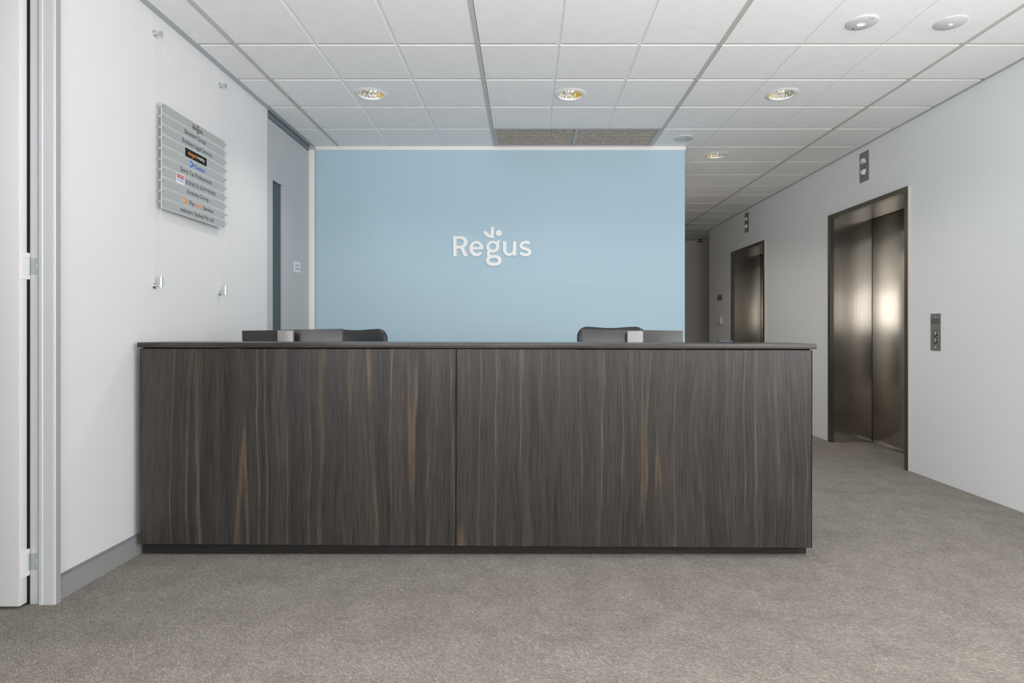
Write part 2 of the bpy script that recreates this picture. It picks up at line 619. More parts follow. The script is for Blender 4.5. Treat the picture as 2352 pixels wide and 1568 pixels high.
def smooth_path(pts, n=8):
    out = []
    for i in range(len(pts) - 1):
        p0, p1, p2, p3 = pts[max(i - 1, 0)], pts[i], pts[i + 1], pts[min(i + 2, len(pts) - 1)]
        for k in range(n):
            t = k / n
            out.append(tuple(0.5 * ((2 * p1[d]) + (-p0[d] + p2[d]) * t + (2 * p0[d] - 5 * p1[d] + 4 * p2[d] - p3[d]) * t * t + (-p0[d] + 3 * p1[d] - 3 * p2[d] + p3[d]) * t ** 3) for d in (0, 1)))
    out.append(pts[-1])
    return out


def stroke(pts, w):
    L_, R_ = [], []
    for i, p in enumerate(pts):
        a, b = pts[max(i - 1, 0)], pts[min(i + 1, len(pts) - 1)]
        dx, dy = b[0] - a[0], b[1] - a[1]
        l = math.hypot(dx, dy) or 1
        nx, ny = -dy / l * w / 2, dx / l * w / 2
        L_.append((p[0] + nx, p[1] + ny))
        R_.append((p[0] - nx, p[1] - ny))
    return L_ + R_[::-1]


def logo_pieces():
    """outlines traced in a 9.046x enlargement of the photo; name -> list of [outer, hole...]"""
    D = {}
    D['R'] = [[[(370, 478), (540, 477)] + arc(540, 601, 130, 124, -90, 62) + [(592, 715), (677, 890), (597, 895), (522, 735), (443, 735), (447, 900), (375, 900)],
               [(440, 535), (525, 535)] + arc(525, 605, 64, 70, -90, 90) + [(440, 675)]]]
    D['e'] = [[[(998, 750)] + arc(853, 737, 146, 160, 0, -322, 48) + [(950, 805)] + arc(862, 737, 80, 95, 45, 165) + [(783, 752)],
               [(783, 703)] + arc(853, 703, 70, 72, 180, 360)]]
    D['g'] = [[arc(1195, 695, 137, 124, 0, 359, 48), arc(1193, 692, 71, 68, 0, 359, 40)],
              [[(1262, 602), (1310, 553), (1350, 595), (1312, 634)]],
              [stroke(smooth_path([(1128, 786), (1100, 820), (1108, 866), (1150, 897), (1250, 899)]), 62)],
              [[(1215 + 160 * math.copysign(abs(math.cos(t)) ** 0.8, math.cos(t)), 980 + 112 * math.copysign(abs(math.sin(t)) ** 0.9, math.sin(t))) for t in [2 * PI * i / 56 for i in range(56)]],
               [(1213 + 90 * math.copysign(abs(math.cos(t)) ** 0.7, math.cos(t)), 981 + 49 * math.copysign(abs(math.sin(t)) ** 0.8, math.sin(t))) for t in [2 * PI * i / 48 for i in range(48)]]]]
    D['u'] = [[[(1405, 582), (1475, 582)] + arc(1541, 762, 66, 70, 180, 0) + [(1612, 582), (1680, 582), (1678, 882), (1610, 882), (1606, 848)] + arc(1530, 765, 126, 123, 48, 180)]]
    D['s'] = [[stroke(smooth_path([(1962, 622), (1920, 608), (1868, 604), (1812, 622), (1779, 668), (1800, 712), (1860, 737), (1920, 758), (1962, 798), (1945, 842), (1885, 864), (1820, 856), (1760, 826)]), 64)]]
    D['tick'] = [[[(1152, 292), (1218, 272), (1219, 522)] + smooth_path([(1170, 520), (1100, 500), (1040, 455), (990, 395)]) + smooth_path([(1050, 362), (1075, 397), (1110, 425), (1150, 445)])]]
    D['dot'] = [[arc(1318, 413, 63, 63, 0, 359, 40)]]
    return D


def logo_mesh_into(mb, pieces, frame, scale, cx=1185.0, cy=700.0, depth=0.01):
    for i, piece in enumerate(pieces):
        spl = [[((p[0] - cx) * scale, (cy - p[1]) * scale) for p in ring] for ring in piece]
        me = curve_mesh(spl, depth * (1 + 0.03 * i))
        mb.add_mesh(me, frame)
        bpy.data.meshes.remove(me)


# ================================================================== THE SETTING
YR = -3.6   # wall behind the camera
struct(MB().box(-5.2, 7.2, YR - 0.1, 11.9, -0.06, 0.0).build('floor', M['carpet']))

# ---- left wall: pieces either side of the two door openings
w = MB()
w.box(-2.22, XL, 2.541, 4.612, 0, CEIL + 0.05)
LY0, LY1, LZ0, LZ1 = -2.6, 1.1, 1.35, 2.80       # clerestory window, added behind the photographer to light the lift wall
w.box(-2.22, XL, YR, LY0, 0, CEIL + 0.05)
w.box(-2.22, XL, LY1, 1.58, 0, CEIL + 0.05)
w.box(-2.22, XL, LY0, LY1, 0, LZ0)
w.box(-2.22, XL, LY0, LY1, LZ1, CEIL + 0.05)
w.box(-2.22, -2.0851, 5.5436, 5.75, 0, CEIL + 0.05)
struct(w.build('wall_left', M['wall']))
struct(MB().box(-2.225, XL + 0.002, 4.612, 4.634, 0, CEIL).build('trim_1', M['alu_light']))

# ---- blue wall behind the desk
struct(MB().box(-2.22, 1.53, YB, YB + 0.14, 0, CEIL + 0.05).build('wall_back', M['blue']))
struct(MB().box(-2.012, 1.537, YB - 0.010, YB + 0.01, 2.912, CEIL - 0.001, 0.001).build('trim_2', M['white_trim']))
# corridor side of the room behind the blue wall
struct(MB().box(1.40, 1.5299, YB + 0.14, 11.5, 0, CEIL + 0.05).build('wall_corridor', M['wall']))
struct(MB().box(1.3, 7.2, 11.5, 11.64, 0, CEIL + 0.05).build('wall_end', M['taupe']))

# ---- lift wall, with two recesses
LIFTS = [(4.886, 6.180), (7.822, 9.098)]
FW = 0.045
SY0, SY1, SZ0, SZ1 = -2.4, 1.9, 0.60, 2.80     # side window behind the photographer
w = MB()
ys = [YR, SY0, SY1, LIFTS[0][0] + 0.02, LIFTS[0][1] - 0.02, LIFTS[1][0] + 0.02, LIFTS[1][1] - 0.02, 10.23]
for i in (0, 2, 4, 6):
    w.box(XR, 3.95, ys[i], ys[i + 1], 0, CEIL + 0.05)
for i in (3, 5):
    w.box(XR, 3.95, ys[i], ys[i + 1], 2.38, CEIL + 0.05)
    w.box(3.74, 3.95, ys[i], ys[i + 1], 0, 2.38)
w.box(XR, 3.95, SY0, SY1, 0, SZ0)
w.box(XR, 3.95, SY0, SY1, SZ1, CEIL + 0.05)
struct(w.build('wall_right', M['plaster']))
struct(MB().box(XR - 0.024, XR, YR, 10.23, CEIL - 0.003, CEIL + 0.003).build('trim_3', M['grey_metal']))
struct(MB().box(3.95, 7.2, 10.07, 10.229, 0, CEIL + 0.05).build('wall_lobby', M['plaster']))
struct(MB().box(7.1, 7.2, 10.23, 11.5, 0, CEIL + 0.05).build('wall_far', M['taupe']))

# ---- room seen past the open door on the left (only its near corner could ever show)
w = MB()
w.box(-5.2, -5.1, YR, 4.6, 0, CEIL + 0.05)
w.box(-5.2, -2.22, 4.55, 4.65, 0, CEIL + 0.05)
struct(w.build('wall_annex', M['dark_room']))

# ---- rear wall with a broad window (behind the camera)
WX0, WX1, WZ0, WZ1 = -1.95, 2.2, 1.40, 2.80
w = MB()
w.box(-5.2, WX0, YR - 0.15, YR, 0, CEIL + 0.05)
w.box(WX1, 3.95, YR - 0.15, YR, 0, CEIL + 0.05)
w.box(WX0, WX1, YR - 0.15, YR, 0, WZ0)
w.box(WX0, WX1, YR - 0.15, YR, WZ1, CEIL + 0.05)
struct(w.build('wall_rear', M['wall']))
win = struct_root('window_1', ((WX0 + WX1) / 2, YR - 0.075, WZ0))
w = MB()
w.box(WX0, WX1, YR - 0.10, YR - 0.04, WZ0, WZ0 + 0.05)
w.box(WX0, WX1, YR - 0.10, YR - 0.04, WZ1 - 0.05, WZ1)
for k in range(5):
    x = WX0 + (WX1 - WX0) * k / 4
    w.box(max(WX0, x - 0.025), min(WX1, x + 0.025), YR - 0.10, YR - 0.04, WZ0 + 0.05, WZ1 - 0.05)
w.build('window_frame', M['alu'], win)

win2 = struct_root('window_2', (XR + 0.06, (SY0 + SY1) / 2, SZ0))
w = MB()
w.box(XR + 0.03, XR + 0.09, SY0, SY1, SZ0, SZ0 + 0.05)
w.box(XR + 0.03, XR + 0.09, SY0, SY1, SZ1 - 0.05, SZ1)
for k in range(4):
    y = SY0 + (SY1 - SY0) * k / 3
    w.box(XR + 0.03, XR + 0.09, max(SY0, y - 0.025), min(SY1, y + 0.025), SZ0 + 0.05, SZ1 - 0.05)
w.build('window_frame', M['alu'], win2)

win3 = struct_root('added_window_3', (XL - 0.06, (LY0 + LY1) / 2, LZ0))
w = MB()
w.box(XL - 0.09, XL - 0.03, LY0, LY1, LZ0, LZ0 + 0.05)
w.box(XL - 0.09, XL - 0.03, LY0, LY1, LZ1 - 0.05, LZ1)
for k in range(5):
    y = LY0 + (LY1 - LY0) * k / 4
    w.box(XL - 0.09, XL - 0.03, max(LY0, y - 0.025), min(LY1, y + 0.025), LZ0 + 0.05, LZ1 - 0.05)
w.build('window_frame', M['alu'], win3)

# ---- left skirting
bb = struct_root('baseboard_left', (XL, 3.0, 0))
MB().prism([(XL, 0), (XL + 0.012, 0), (XL + 0.012, 0.098), (XL, 0.098)], 'xz', 2.542, 4.61).build('baseboard_board', M['skirting'], bb)
MB().prism([(XL, 0.0982), (XL + 0.0125, 0.0982), (XL + 0.0095, 0.108), (XL, 0.110)], 'xz', 2.542, 4.61).build('baseboard_lip', M['skirting_top'], bb)
MB().box(XL, XL + 0.010, YR + 0.01, 1.52, 0, 0.11).build('baseboard_board', M['skirting'], bb)

# ---- ceiling: tegular tiles in an exposed grid
DOWNLIGHTS = [(-1.155, 4.337), (0.336, 4.345), (1.920, 4.340), (1.925, 5.850), (1.925, 7.35), (1.925, 8.85)]
HOLE_R = 0.098
LTRIM = -2.018


def tile(mb, x0, x1, y0, y1, holes=()):
    z0, z1 = CEIL, CEIL + 0.016
    inside = [h for h in holes if x0 + HOLE_R < h[0] < x1 - HOLE_R and y0 + HOLE_R < h[1] < y1 - HOLE_R]
    if not inside:
        mb.box(x0, x1, y0, y1, z0, z1)
        return
    cx, cy = inside[0]
    angs = [2 * PI * i / 40 for i in range(40)]
    for (x, y) in ((x0, y0), (x1, y0), (x1, y1), (x0, y1)):
        angs.append(math.atan2(y - cy, x - cx) % (2 * PI))
    angs = sorted(set(round(a, 6) for a in angs))

    def edge(a):
        dx, dy = math.cos(a), math.sin(a)
        t = min(((x1 if dx > 0 else x0) - cx) / dx if abs(dx) > 1e-9 else 1e9, ((y1 if dy > 0 else y0) - cy) / dy if abs(dy) > 1e-9 else 1e9)
        return cx + dx * t, cy + dy * t
    bm = mb.bm
    inn = [bm.verts.new((cx + HOLE_R * math.cos(a), cy + HOLE_R * math.sin(a), z0)) for a in angs]
    out = [bm.verts.new((*edge(a), z0)) for a in angs]
    outt = [bm.verts.new((*edge(a), z1)) for a in angs]
    n = len(angs)
    fs = []
    for i in range(n):
        j = (i + 1) % n
        fs.append(bm.faces.new([inn[i], inn[j], out[j], out[i]]))
        fs.append(bm.faces.new([out[i], out[j], outt[j], outt[i]]))
    bmesh.ops.recalc_face_normals(bm, faces=fs)
    if fs[0].normal.z > 0:
        bmesh.ops.reverse_faces(bm, faces=fs)


G = 0.0155          # half width of a grid gap between rows
GM = 0.0115         # and between tiles of a row
mains = (-1.7956, -0.2956, 1.2044, 2.7044)
minors = (-1.2956, -0.7956, 0.2044, 0.7044)
hair = (1.7044, 2.2044)
rows = [3.582 + 0.5 * k for k in range(-14, 17)]
tiles = MB()


def xbands(xa, xb):
    cuts = sorted([c for c in mains + minors + hair if xa + 0.03 < c < xb - 0.03])
    out = []
    prev = xa
    for c in cuts:
        g = 0.0015 if c in hair else GM if c in minors else G
        out.append((prev, c - g))
        prev = c + g
    out.append((prev, xb))
    return out


GR_X0, GR_X1, GR_Y0, GR_Y1 = -0.2956, 1.2044, 5.082, 5.556
for r0, r1 in zip(rows[:-1], rows[1:]):
    if r0 < 5.5:
        y1 = min(r1, YB - 0.001 + G)
        if r0 + G < YB - 0.02:
            for (a, b) in xbands(LTRIM, XR - 0.022):
                if 5.0 < r0 < 5.3 and a > GR_X0 - 0.01 and b < GR_X1 + 0.01:
                    continue
                tile(tiles, a, b, r0 + G, min(r1 - G, YB), DOWNLIGHTS)
    if r1 > YB:
        for (a, b) in xbands(1.53, XR - 0.022 if r1 < 10.3 else 6.9):
            tile(tiles, a, b, max(r0 + G, YB + 0.001), min(r1 - G, 11.5), DOWNLIGHTS)
ceil = struct(tiles.build('ceiling', M['tile']))
g = MB()
for r in rows:
    if r < YB - 0.05:
        g.box(LTRIM, XR - 0.01, r - G - 0.004, r + G + 0.004, CEIL + 0.006, CEIL + 0.010)
    else:
        g.box(1.53, XR - 0.01 if r < 10.2 else 6.9, r - G - 0.004, r + G + 0.004, CEIL + 0.006, CEIL + 0.010)
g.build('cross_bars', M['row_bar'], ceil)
g = MB()
for c in minors:
    g.box(c - GM - 0.004, c + GM + 0.004, YR, YB if c < -0.5 else 5.07, CEIL + 0.0045, CEIL + 0.0060)
for c in hair:
    g.box(c - 0.01, c + 0.01, YR, 11.5, CEIL + 0.0155, CEIL + 0.018)
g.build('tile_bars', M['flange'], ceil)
for c in mains:
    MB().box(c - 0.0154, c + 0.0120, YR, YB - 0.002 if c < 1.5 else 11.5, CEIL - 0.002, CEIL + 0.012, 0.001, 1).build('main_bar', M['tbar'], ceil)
MB().box(-5.2, 7.2, YR - 0.15, 11.64, CEIL + 0.30, CEIL + 0.36).build('slab', M['plenum'], ceil)
MB().box(-5.1, -2.2, YR, 4.6, CEIL, CEIL + 0.02).build('annex_lining', M['tile'], ceil)
struct(MB().box(XL, LTRIM, YR, YB, CEIL - 0.003, CEIL + 0.012).build('trim_4', M['grey_metal']))

# ---- door_1: open white door on the left, and its frame
d1 = struct_root('door_1', (-2.10, 2.52, 0))
fr = MB()
prof = [(-2.150, 2.560), (-2.150, 2.519), (-2.104, 2.519), (-2.104, 2.508), (-2.090, 2.508), (-2.088, 2.512)]
prof += [(-2.048, 2.512), (-2.041, 2.5125), (-2.0365, 2.515), (-2.035, 2.519), (-2.035, 2.5408), (-2.07, 2.5408), (-2.07, 2.60), (-2.15, 2.60)]
fr.prism(prof, 'xy', 0, CEIL)
fr.box(-2.15, -2.033, 1.52, 1.58, 0, CEIL)
fr.build('door_frame', M['alu'], d1, angle=25)
MB().box(-2.0352, -2.0344, 2.5165, 2.5405, 0, CEIL - 0.003).build('frame_edge_shade', M['frame_edge_shade'], d1)  # thin grey strip paints the darker reflection on the frame's side
MB().box(-2.106, -2.1035, 2.5085, 2.5205, 0, CEIL).build('seal_strip', M['black_gap'], d1)
MB().box(-2.24, -2.1505, 2.515, 2.60, 0, CEIL).build('frame_rebate', M['black_gap'], d1)
leaf = MB().box(-3.00, -2.1535, 2.469, 2.508, 0.012, 2.93, 0.0025).build('door_leaf', M['door_white'], d1)
for hz in (0.185, 1.465, 2.72):
    h = MB()
    # painted leaf on the door's edge, with raised end lugs
    h.box(-2.1535, -2.1505, 2.474, 2.512, hz - 0.058, hz + 0.058, 0.0008, 1)
    h.box(-2.1505, -2.1480, 2.485, 2.5165, hz + 0.036, hz + 0.057, 0.0006, 1)
    h.box(-2.1505, -2.1480, 2.485, 2.5165, hz - 0.057, hz - 0.036, 0.0006, 1)
    ho = h.build('hinge', M['hinge_white'], leaf)
    z_ = MB()
    z_.prism([(-2.1475, hz - 0.036), (-2.1215, hz - 0.036), (-2.1215, hz - 0.010), (-2.127, hz - 0.010), (-2.127, hz + 0.010), (-2.1215, hz + 0.010), (-2.1215, hz + 0.035), (-2.1475, hz + 0.035)], 'xz', 2.5165, 2.519)
    z_.cyl((-2.1500, 2.5130, hz - 0.035), 0.0035, 0.070, 'z', 12)
    for (dx, dz) in ((-2.131, 0.027), (-2.135, 0.0), (-2.131, -0.027)):
        z_.lathe([(0, -0.0012), (0.0028, -0.0012), (0.0036, 0.0)], (dx, 2.5165, hz + dz), 'y', 12)
    z_.build('hinge_plate', M['zinc'], d1)

# ---- door_2: grey door with a slot window beside the blue wall
d2 = struct_root('door_2', (-2.08, 5.06, 0))
XD = -2.072
lf = MB()
Y0, Y1, ZT = 4.640, 5.533, 2.894
gy0, gy1, gz0, gz1 = 4.757, 4.963, 0.35, 2.418
lf.box(XD - 0.04, XD, Y0, gy0, 0.01, ZT)
lf.box(XD - 0.04, XD, gy1, Y1, 0.01, ZT)
lf.box(XD - 0.04, XD, gy0, gy1, 0.01, gz0)
lf.box(XD - 0.04, XD, gy0, gy1, gz1, ZT)
lf = lf.build('door_leaf', M['door_grey'], d2)
MB().box(XD - 0.024, XD - 0.018, gy0, gy1, gz0, gz1).build('glass_pane', M['dark_glass'], lf)
MB().box(XD - 0.018, XD - 0.001, gy1 - 0.010, gy1 - 0.0002, gz0, gz1 - 0.001).build('glazing_bead', M['door_grey'], lf)
MB().box(-2.22, XD + 0.004, 4.634, 5.5435, 2.899, CEIL - 0.0031).build('door_header', M['header'], d2)
MB().box(-2.22, XD - 0.045, 4.634, 5.5435, 0, 2.899).build('rebate_lining', M['black_gap'], d2)
MB().box(-2.085, -2.0192, 5.544, YB - 0.001, 0, 2.911, 0.0015).build('door_jamb', M['white_trim'], d2)
MB().box(-2.0190, -2.0120, 5.556, YB - 0.001, 0, 2.911).build('jamb_bead', M['grey_metal'], d2)
MB().box(-2.085, -2.0121, 5.546, YB - 0.001, 2.9112, CEIL - 0.0031).build('jamb_cap', M['grey_metal'], d2)

# sign on the grey door
t = thing('door_sign', 'small white square sign with grey writing on the grey door', 'sign', (XD, 5.262, 1.76))
MB().box(XD, XD + 0.002, 5.187, 5.337, 1.713, 1.802 + 0.004, 0.0005, 1).build('plate', M['sign_white'], t)
mb = MB()
for s, z in (('Client', 1.778), ('Toilets', 1.744)):
    me = fit_text(s, 0.10 if s == 'Client' else 0.118, 0.024)
    mb.add_mesh(me, frame_left(5.264, z, XD + 0.0023))
mb.build('lettering', M['ink_grey'], t)

# ================================================================== CEILING FITTINGS
def downlight(x, y, label, rot):
    t = thing('downlight', label, 'ceiling light', (x, y, CEIL), 'recessed downlights in the tiled ceiling')
    r = MB().lathe([(0.090, -0.004), (0.094, -0.0085), (0.100, -0.0085), (0.116, -0.0035), (0.122, 0.0), (0.110, 0.0), (0.096, 0.002), (0.090, 0.004)], (x, y, CEIL), n=56, closed=True)
    r.build('rim', M['lamp_rim'], t)
    pr = [(0.0915, -0.004)]
    for k in range(1, 12):
        a = k / 11 * PI / 2
        pr.append((0.0915 * math.cos(a) ** 0.55 if k < 11 else 0.0, -0.002 + 0.105 * math.sin(a)))
    MB().lathe(pr, (x, y, CEIL), n=48).build('reflector', M['reflector_l' if x > 1.5 else 'reflector'], t)
    for q in (-0.017, 0.017):
        MB().tube([(x + q - 0.012, y + 0.052, CEIL + 0.050), (x + q + 0.012, y + 0.052, CEIL + 0.050)], 0.011, 14).build('lamp_tube', M['lamp_tube'], t)
    for q in (-0.020, 0.006):
        MB().tube([(x + q, y + 0.030, CEIL + 0.000), (x + q, y + 0.034, CEIL + 0.062)], 0.0065, 12).build('lamp_glass', M['lens'], t)
    ld = bpy.data.lights.new('downlight_lamp', 'SPOT')
    ld.energy = DL_W * (0.4 if y > 8 else 1.05 if y > 6 else 1.0)
    ld.color = (1.0, 0.94, 0.85)
    ld.spot_size = math.radians(135)
    ld.spot_blend = 0.8
    ld.shadow_soft_size = 0.05
    lo = bpy.data.objects.new('downlight_lamp', ld)
    COL.objects.link(lo)
    lo.parent = t
    lo.location = (0, 0, -0.012)
    return t


DL_W = 25.0
labels = ['round recessed downlight above the left computer screen, nearest the nameplates',
          'round recessed downlight in the ceiling above the blue wall lettering',
          'round recessed downlight above the right end of the desk',
          'smaller-looking round downlight just beyond the blue wall, in the lift corridor ceiling',
          'round downlight in the corridor ceiling hidden behind the blue wall',
          'round downlight at the very end of the corridor ceiling']
for (x, y), lb, rt in zip(DOWNLIGHTS, labels, (0.3, 0.1, -0.4, 0.6, 0.2, 0.0, 0.1)):
    downlight(x, y, lb, rt)

# emergency light and detector discs, top right
t = thing('emergency_light', 'white ceiling disc with a large central lens and three dark specks', 'emergency light', (1.927, 3.323, CEIL))
x, y = 1.927, 3.323
MB().lathe([(0.026, -0.010), (0.076, -0.010), (0.082, -0.006), (0.083, 0.0), (0.026, 0.0)], (x, y, CEIL), n=56, closed=True).build('disc', M['disc'], t)
MB().lathe([(0.026, -0.009), (0.024, -0.003), (0.016, 0.004), (0.0, 0.006)], (x, y, CEIL), n=32).build('lens', M['lens'], t)
for (dx, dy) in ((0.012, -0.058), (0.026, -0.060)):
    MB().cyl((x + dx, y + dy, CEIL - 0.0115), 0.0028, 0.003, 'z', 12).build('indicator', M['black_plastic'], t)
MB().box(x - 0.022, x - 0.017, y + 0.046, y + 0.060, CEIL - 0.0112, CEIL - 0.0095).build('test_switch', M['black_plastic'], t)
t = thing('ceiling_detector', 'white ceiling disc with a small central knob, nearest the lift wall', 'detector', (2.437, 3.328, CEIL))
x, y = 2.437, 3.328
MB().lathe([(0.012, -0.012), (0.076, -0.008), (0.082, -0.004), (0.083, 0.0), (0.012, 0.0)], (x, y, CEIL), n=56, closed=True).build('disc', M['disc'], t)
MB().lathe([(0.014, -0.008), (0.013, -0.013), (0.009, -0.017), (0.0, -0.018)], (x, y, CEIL), n=24).build('knob', M['lens'], t)
# flat sensor above the blue wall
x, y = 1.452, 5.332
s = MB().lathe([(0.0, -0.010), (0.075, -0.010), (0.086, -0.006), (0.088, 0.0), (0.0, 0.0)], (x, y, CEIL), n=48).build('ceiling_sensor', M['sensor'], loc=(x, y, CEIL))
tag(s, 'flat cream disc on the ceiling beside the air grille', 'sensor')
# sprinkler head far down the corridor
x, y = 3.405, 11.30
t = thing('ceiling_sprinkler', 'small dark sprinkler head at the far end of the corridor ceiling', 'sprinkler', (x, y, CEIL))
MB().lathe([(0.0, -0.004), (0.035, -0.004), (0.04, 0.0), (0.0, 0.0)], (x, y, CEIL), n=24).build('escutcheon', M['black_plastic'], t)
MB().cyl((x, y, CEIL - 0.045), 0.012, 0.045, 'z', 12).build('stem', M['black_plastic'], t)
MB().lathe([(0.0, -0.050), (0.055, -0.050), (0.055, -0.045), (0.0, -0.045)], (x, y, CEIL), n=20).build('deflector', M['black_plastic'], t)

# return air grille
t = thing('air_grille', 'long egg-crate air grille in the ceiling in front of the blue wall', 'air vent', (0.4544, 5.32, CEIL))
fm = MB()
zf0, zf1 = CEIL - 0.003, CEIL + 0.014
a0, a1, b0, b1 = GR_X0 + 0.0135, GR_X1 - 0.0135, GR_Y0, GR_Y1
ix0, ix1, iy0, iy1, xm = a0 + 0.022, a1 - 0.022, b0 + 0.014, b1 - 0.016, 0.4544
fm.box(a0, ix0, b0, b1, zf0, zf1)
fm.box(ix1, a1, b0, b1, zf0, zf1)
fm.box(ix0, ix1, b0, iy0, zf0, zf1)
fm.box(ix0, ix1, iy1, b1, zf0, zf1)
fm.box(xm - 0.013, xm + 0.013, iy0, iy1, zf0, zf1)
fm.build('frame', M['grey_metal'], t)
for (p, q) in ((ix0, xm - 0.013), (xm + 0.013, ix1)):
    c = MB()
    nx, ny = 46, 10
    for k in range(nx + 1):
        xx = p + (q - p) * k / nx
        c.box(xx - 0.0013, xx + 0.0013, iy0, iy1, CEIL + 0.001, CEIL + 0.016)
    for k in range(ny + 1):
        yy = iy0 + (iy1 - iy0) * k / ny
        c.box(p, q, yy - 0.0022, yy + 0.0022, CEIL + 0.0012, CEIL + 0.0158)
    c.build('egg_crate', M['grille'], t)
bx = MB()
bx.box(a0, a1, b0, b1, CEIL + 0.10, CEIL + 0.11)
bx.build('duct_back', M['plenum'], t)

# ================================================================== LIFTS
def lift(y0, y1, label):
    t = thing('elevator_entrance', label, 'elevator', (XR, (y0 + y1) / 2, 0), 'stainless steel lift entrances')
    XF, XD_, ZT = XR - 0.022, 3.665, 2.402
    f = MB()
    i0, i1, zi = y0 + FW, y1 - FW, ZT - 0.043
    f.box(XF, XR + 0.02, y0, i0, 0, ZT, 0.0012, 1)
    f.box(XF, XR + 0.02, i1, y1, 0, ZT, 0.0012, 1)
    f.box(XF, XR + 0.02, i0 + 0.0002, i1 - 0.0002, zi, ZT, 0.0012, 1)
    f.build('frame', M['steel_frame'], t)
    MB().box(XF + 0.003, XR, y0 - 0.0015, y0 - 0.0001, 0, ZT).build('edge_strip', M['caulk'], t)
    for (a, b) in ((i0 - 0.02, i0), (i1, i1 + 0.02)):
        MB().box(XR + 0.02, 3.70, a, b, 0, zi).build('jamb_panel', M['steel'], t)
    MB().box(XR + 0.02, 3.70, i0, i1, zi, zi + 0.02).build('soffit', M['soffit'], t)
    ym = (i0 + i1) / 2
    MB().box(XD_, 3.70, i0 + 0.001, ym - 0.0015, 0.006, zi - 0.004, 0.002).build('door_leaf', M['steel'], t)
    MB().box(XD_, 3.70, ym + 0.0015, i1 - 0.006, 0.006, zi - 0.004, 0.002).build('door_leaf', M['steel'], t)
    MB().box(XD_ - 0.035, 3.70, i0, i1, 0.0, 0.005).build('sill', M['steel_frame'], t)
    MB().box(3.70, 3.72, i0, i1, 0.0, zi).build('shaft_lining', M['black_gap'], t)
    return t


lift(*LIFTS[0], 'nearer stainless steel lift doorway, fully visible to the carpet')
lift(*LIFTS[1], 'farther stainless steel lift doorway, its lower part hidden by the desk')


def lift_indicator(yc, zc, label):
    t = thing('lift_arrow_sign', label, 'lift indicator', (XR, yc, zc), 'arrow plates above the lifts')
    hw, hh = 0.075, 0.142
    MB().box(XR - 0.003, XR, yc - hw, yc + hw, zc - hh, zc + hh, 0.0008, 1).build('plate', M['plate'], t)
    for sgn in (1, -1):
        zz = zc + sgn * 0.052
        bm = MB()
        # truncated wedge standing proud of the plate
        base = [(-0.036, -0.022 * sgn), (0.036, -0.022 * sgn), (0.013, 0.026 * sgn), (-0.013, 0.026 * sgn)]
        outer = [(-0.026, -0.018 * sgn), (0.026, -0.018 * sgn), (0.008, 0.022 * sgn), (-0.008, 0.022 * sgn)]
        A = [bm.bm.verts.new((XR - 0.003, yc + p[0], zz + p[1])) for p in base]
        B = [bm.bm.verts.new((XR - 0.028, yc + p[0], zz + p[1])) for p in outer]
        fs = [bm.bm.faces.new(B), bm.bm.faces.new(A[::-1])]
        for i in range(4):
            fs.append(bm.bm.faces.new([A[i], A[(i + 1) % 4], B[(i + 1) % 4], B[i]]))
        bmesh.ops.recalc_face_normals(bm.bm, faces=fs)
        bm.build('arrow', M['arrow'], t)
    MB().cyl((XR - 0.0045, yc, zc), 0.006, 0.002, 'x', 12).build('speaker_hole', M['black_plastic'], t)
    for sgn in (1, -1):
        MB().lathe([(0.0, -0.002), (0.003, -0.0015), (0.0045, 0.0)], (XR - 0.003, yc, zc + sgn * 0.118), 'x', 12).build('screw', M['plate'], t)
    return t


lift_indicator(5.549, 2.748, 'steel plate with up and down arrows above the nearer lift')
lift_indicator(8.495, 2.756, 'steel plate with up and down arrows above the farther lift')

# call panel
yc, z0, z1 = 4.583, 1.024, 1.317
t = thing('lift_call_switch', 'steel lift call plate with two round buttons on the white wall', 'lift call panel', (XR, yc, 1.17))
MB().box(XR - 0.003, XR, yc - 0.056, yc + 0.056, z0, z1, 0.0008, 1).build('plate', M['plate'], t)
for zz in (1.158, 1.103):
    bo = MB().lathe([(0.017, -0.001), (0.0195, -0.003), (0.0225, -0.003), (0.0235, 0.0)], (XR - 0.003, yc, zz), 'x', 28).build('button_ring', M['black_plastic'], t)
    MB().lathe([(0.0, -0.0055), (0.014, -0.0055), (0.0168, -0.0035), (0.0168, 0.0)], (XR - 0.003, yc, zz), 'x', 28).build('button', M['chrome'], t)
    MB().box(XR - 0.0042, XR - 0.003, yc - 0.030, yc - 0.024, zz + 0.001, zz + 0.006).build('button_marker', M['lens'], t)
for zz in (1.292, 1.050):
    MB().lathe([(0.0, -0.003), (0.003, -0.0025), (0.0052, 0.0)], (XR - 0.003, yc, zz), 'x', 14).build('screw', M['chrome'], t)
mb = MB()
for s, zz, wd in (('DO NOT USE LIFTS', 1.2665, 0.096), ('IF THERE IS A FIRE', 1.2475, 0.092)):
    me = fit_text(s, wd, 0.0115, bold=0.02, depth=0.0005)
    mb.add_mesh(me, frame_right(yc, zz, XR - 0.0033))
mb.build('lettering', M['ink'], t)

# plates beside the farther lift
t = thing('key_switch_plate', 'small square dark steel plate on the wall beyond the farther lift', 'wall plate', (XR, 9.68, 1.725))
MB().box(XR - 0.004, XR, 9.565, 9.795, 1.675, 1.775, 0.001, 1).build('plate', M['plate'], t)
MB().box(XR - 0.006, XR - 0.004, 9.64, 9.72, 1.715, 1.728).build('slot', M['black_plastic'], t)
t = thing('light_switch', 'upright white light switch low on the wall beyond the farther lift', 'light switch', (XR, 9.66, 1.34))
MB().box(XR - 0.028, XR, 9.57, 9.745, 1.28, 1.40, 0.002).build('cover', M['arrow'], t)
MB().box(XR - 0.032, XR - 0.028, 9.64, 9.67, 1.32, 1.36, 0.001, 1).build('rocker', M['disc'], t)

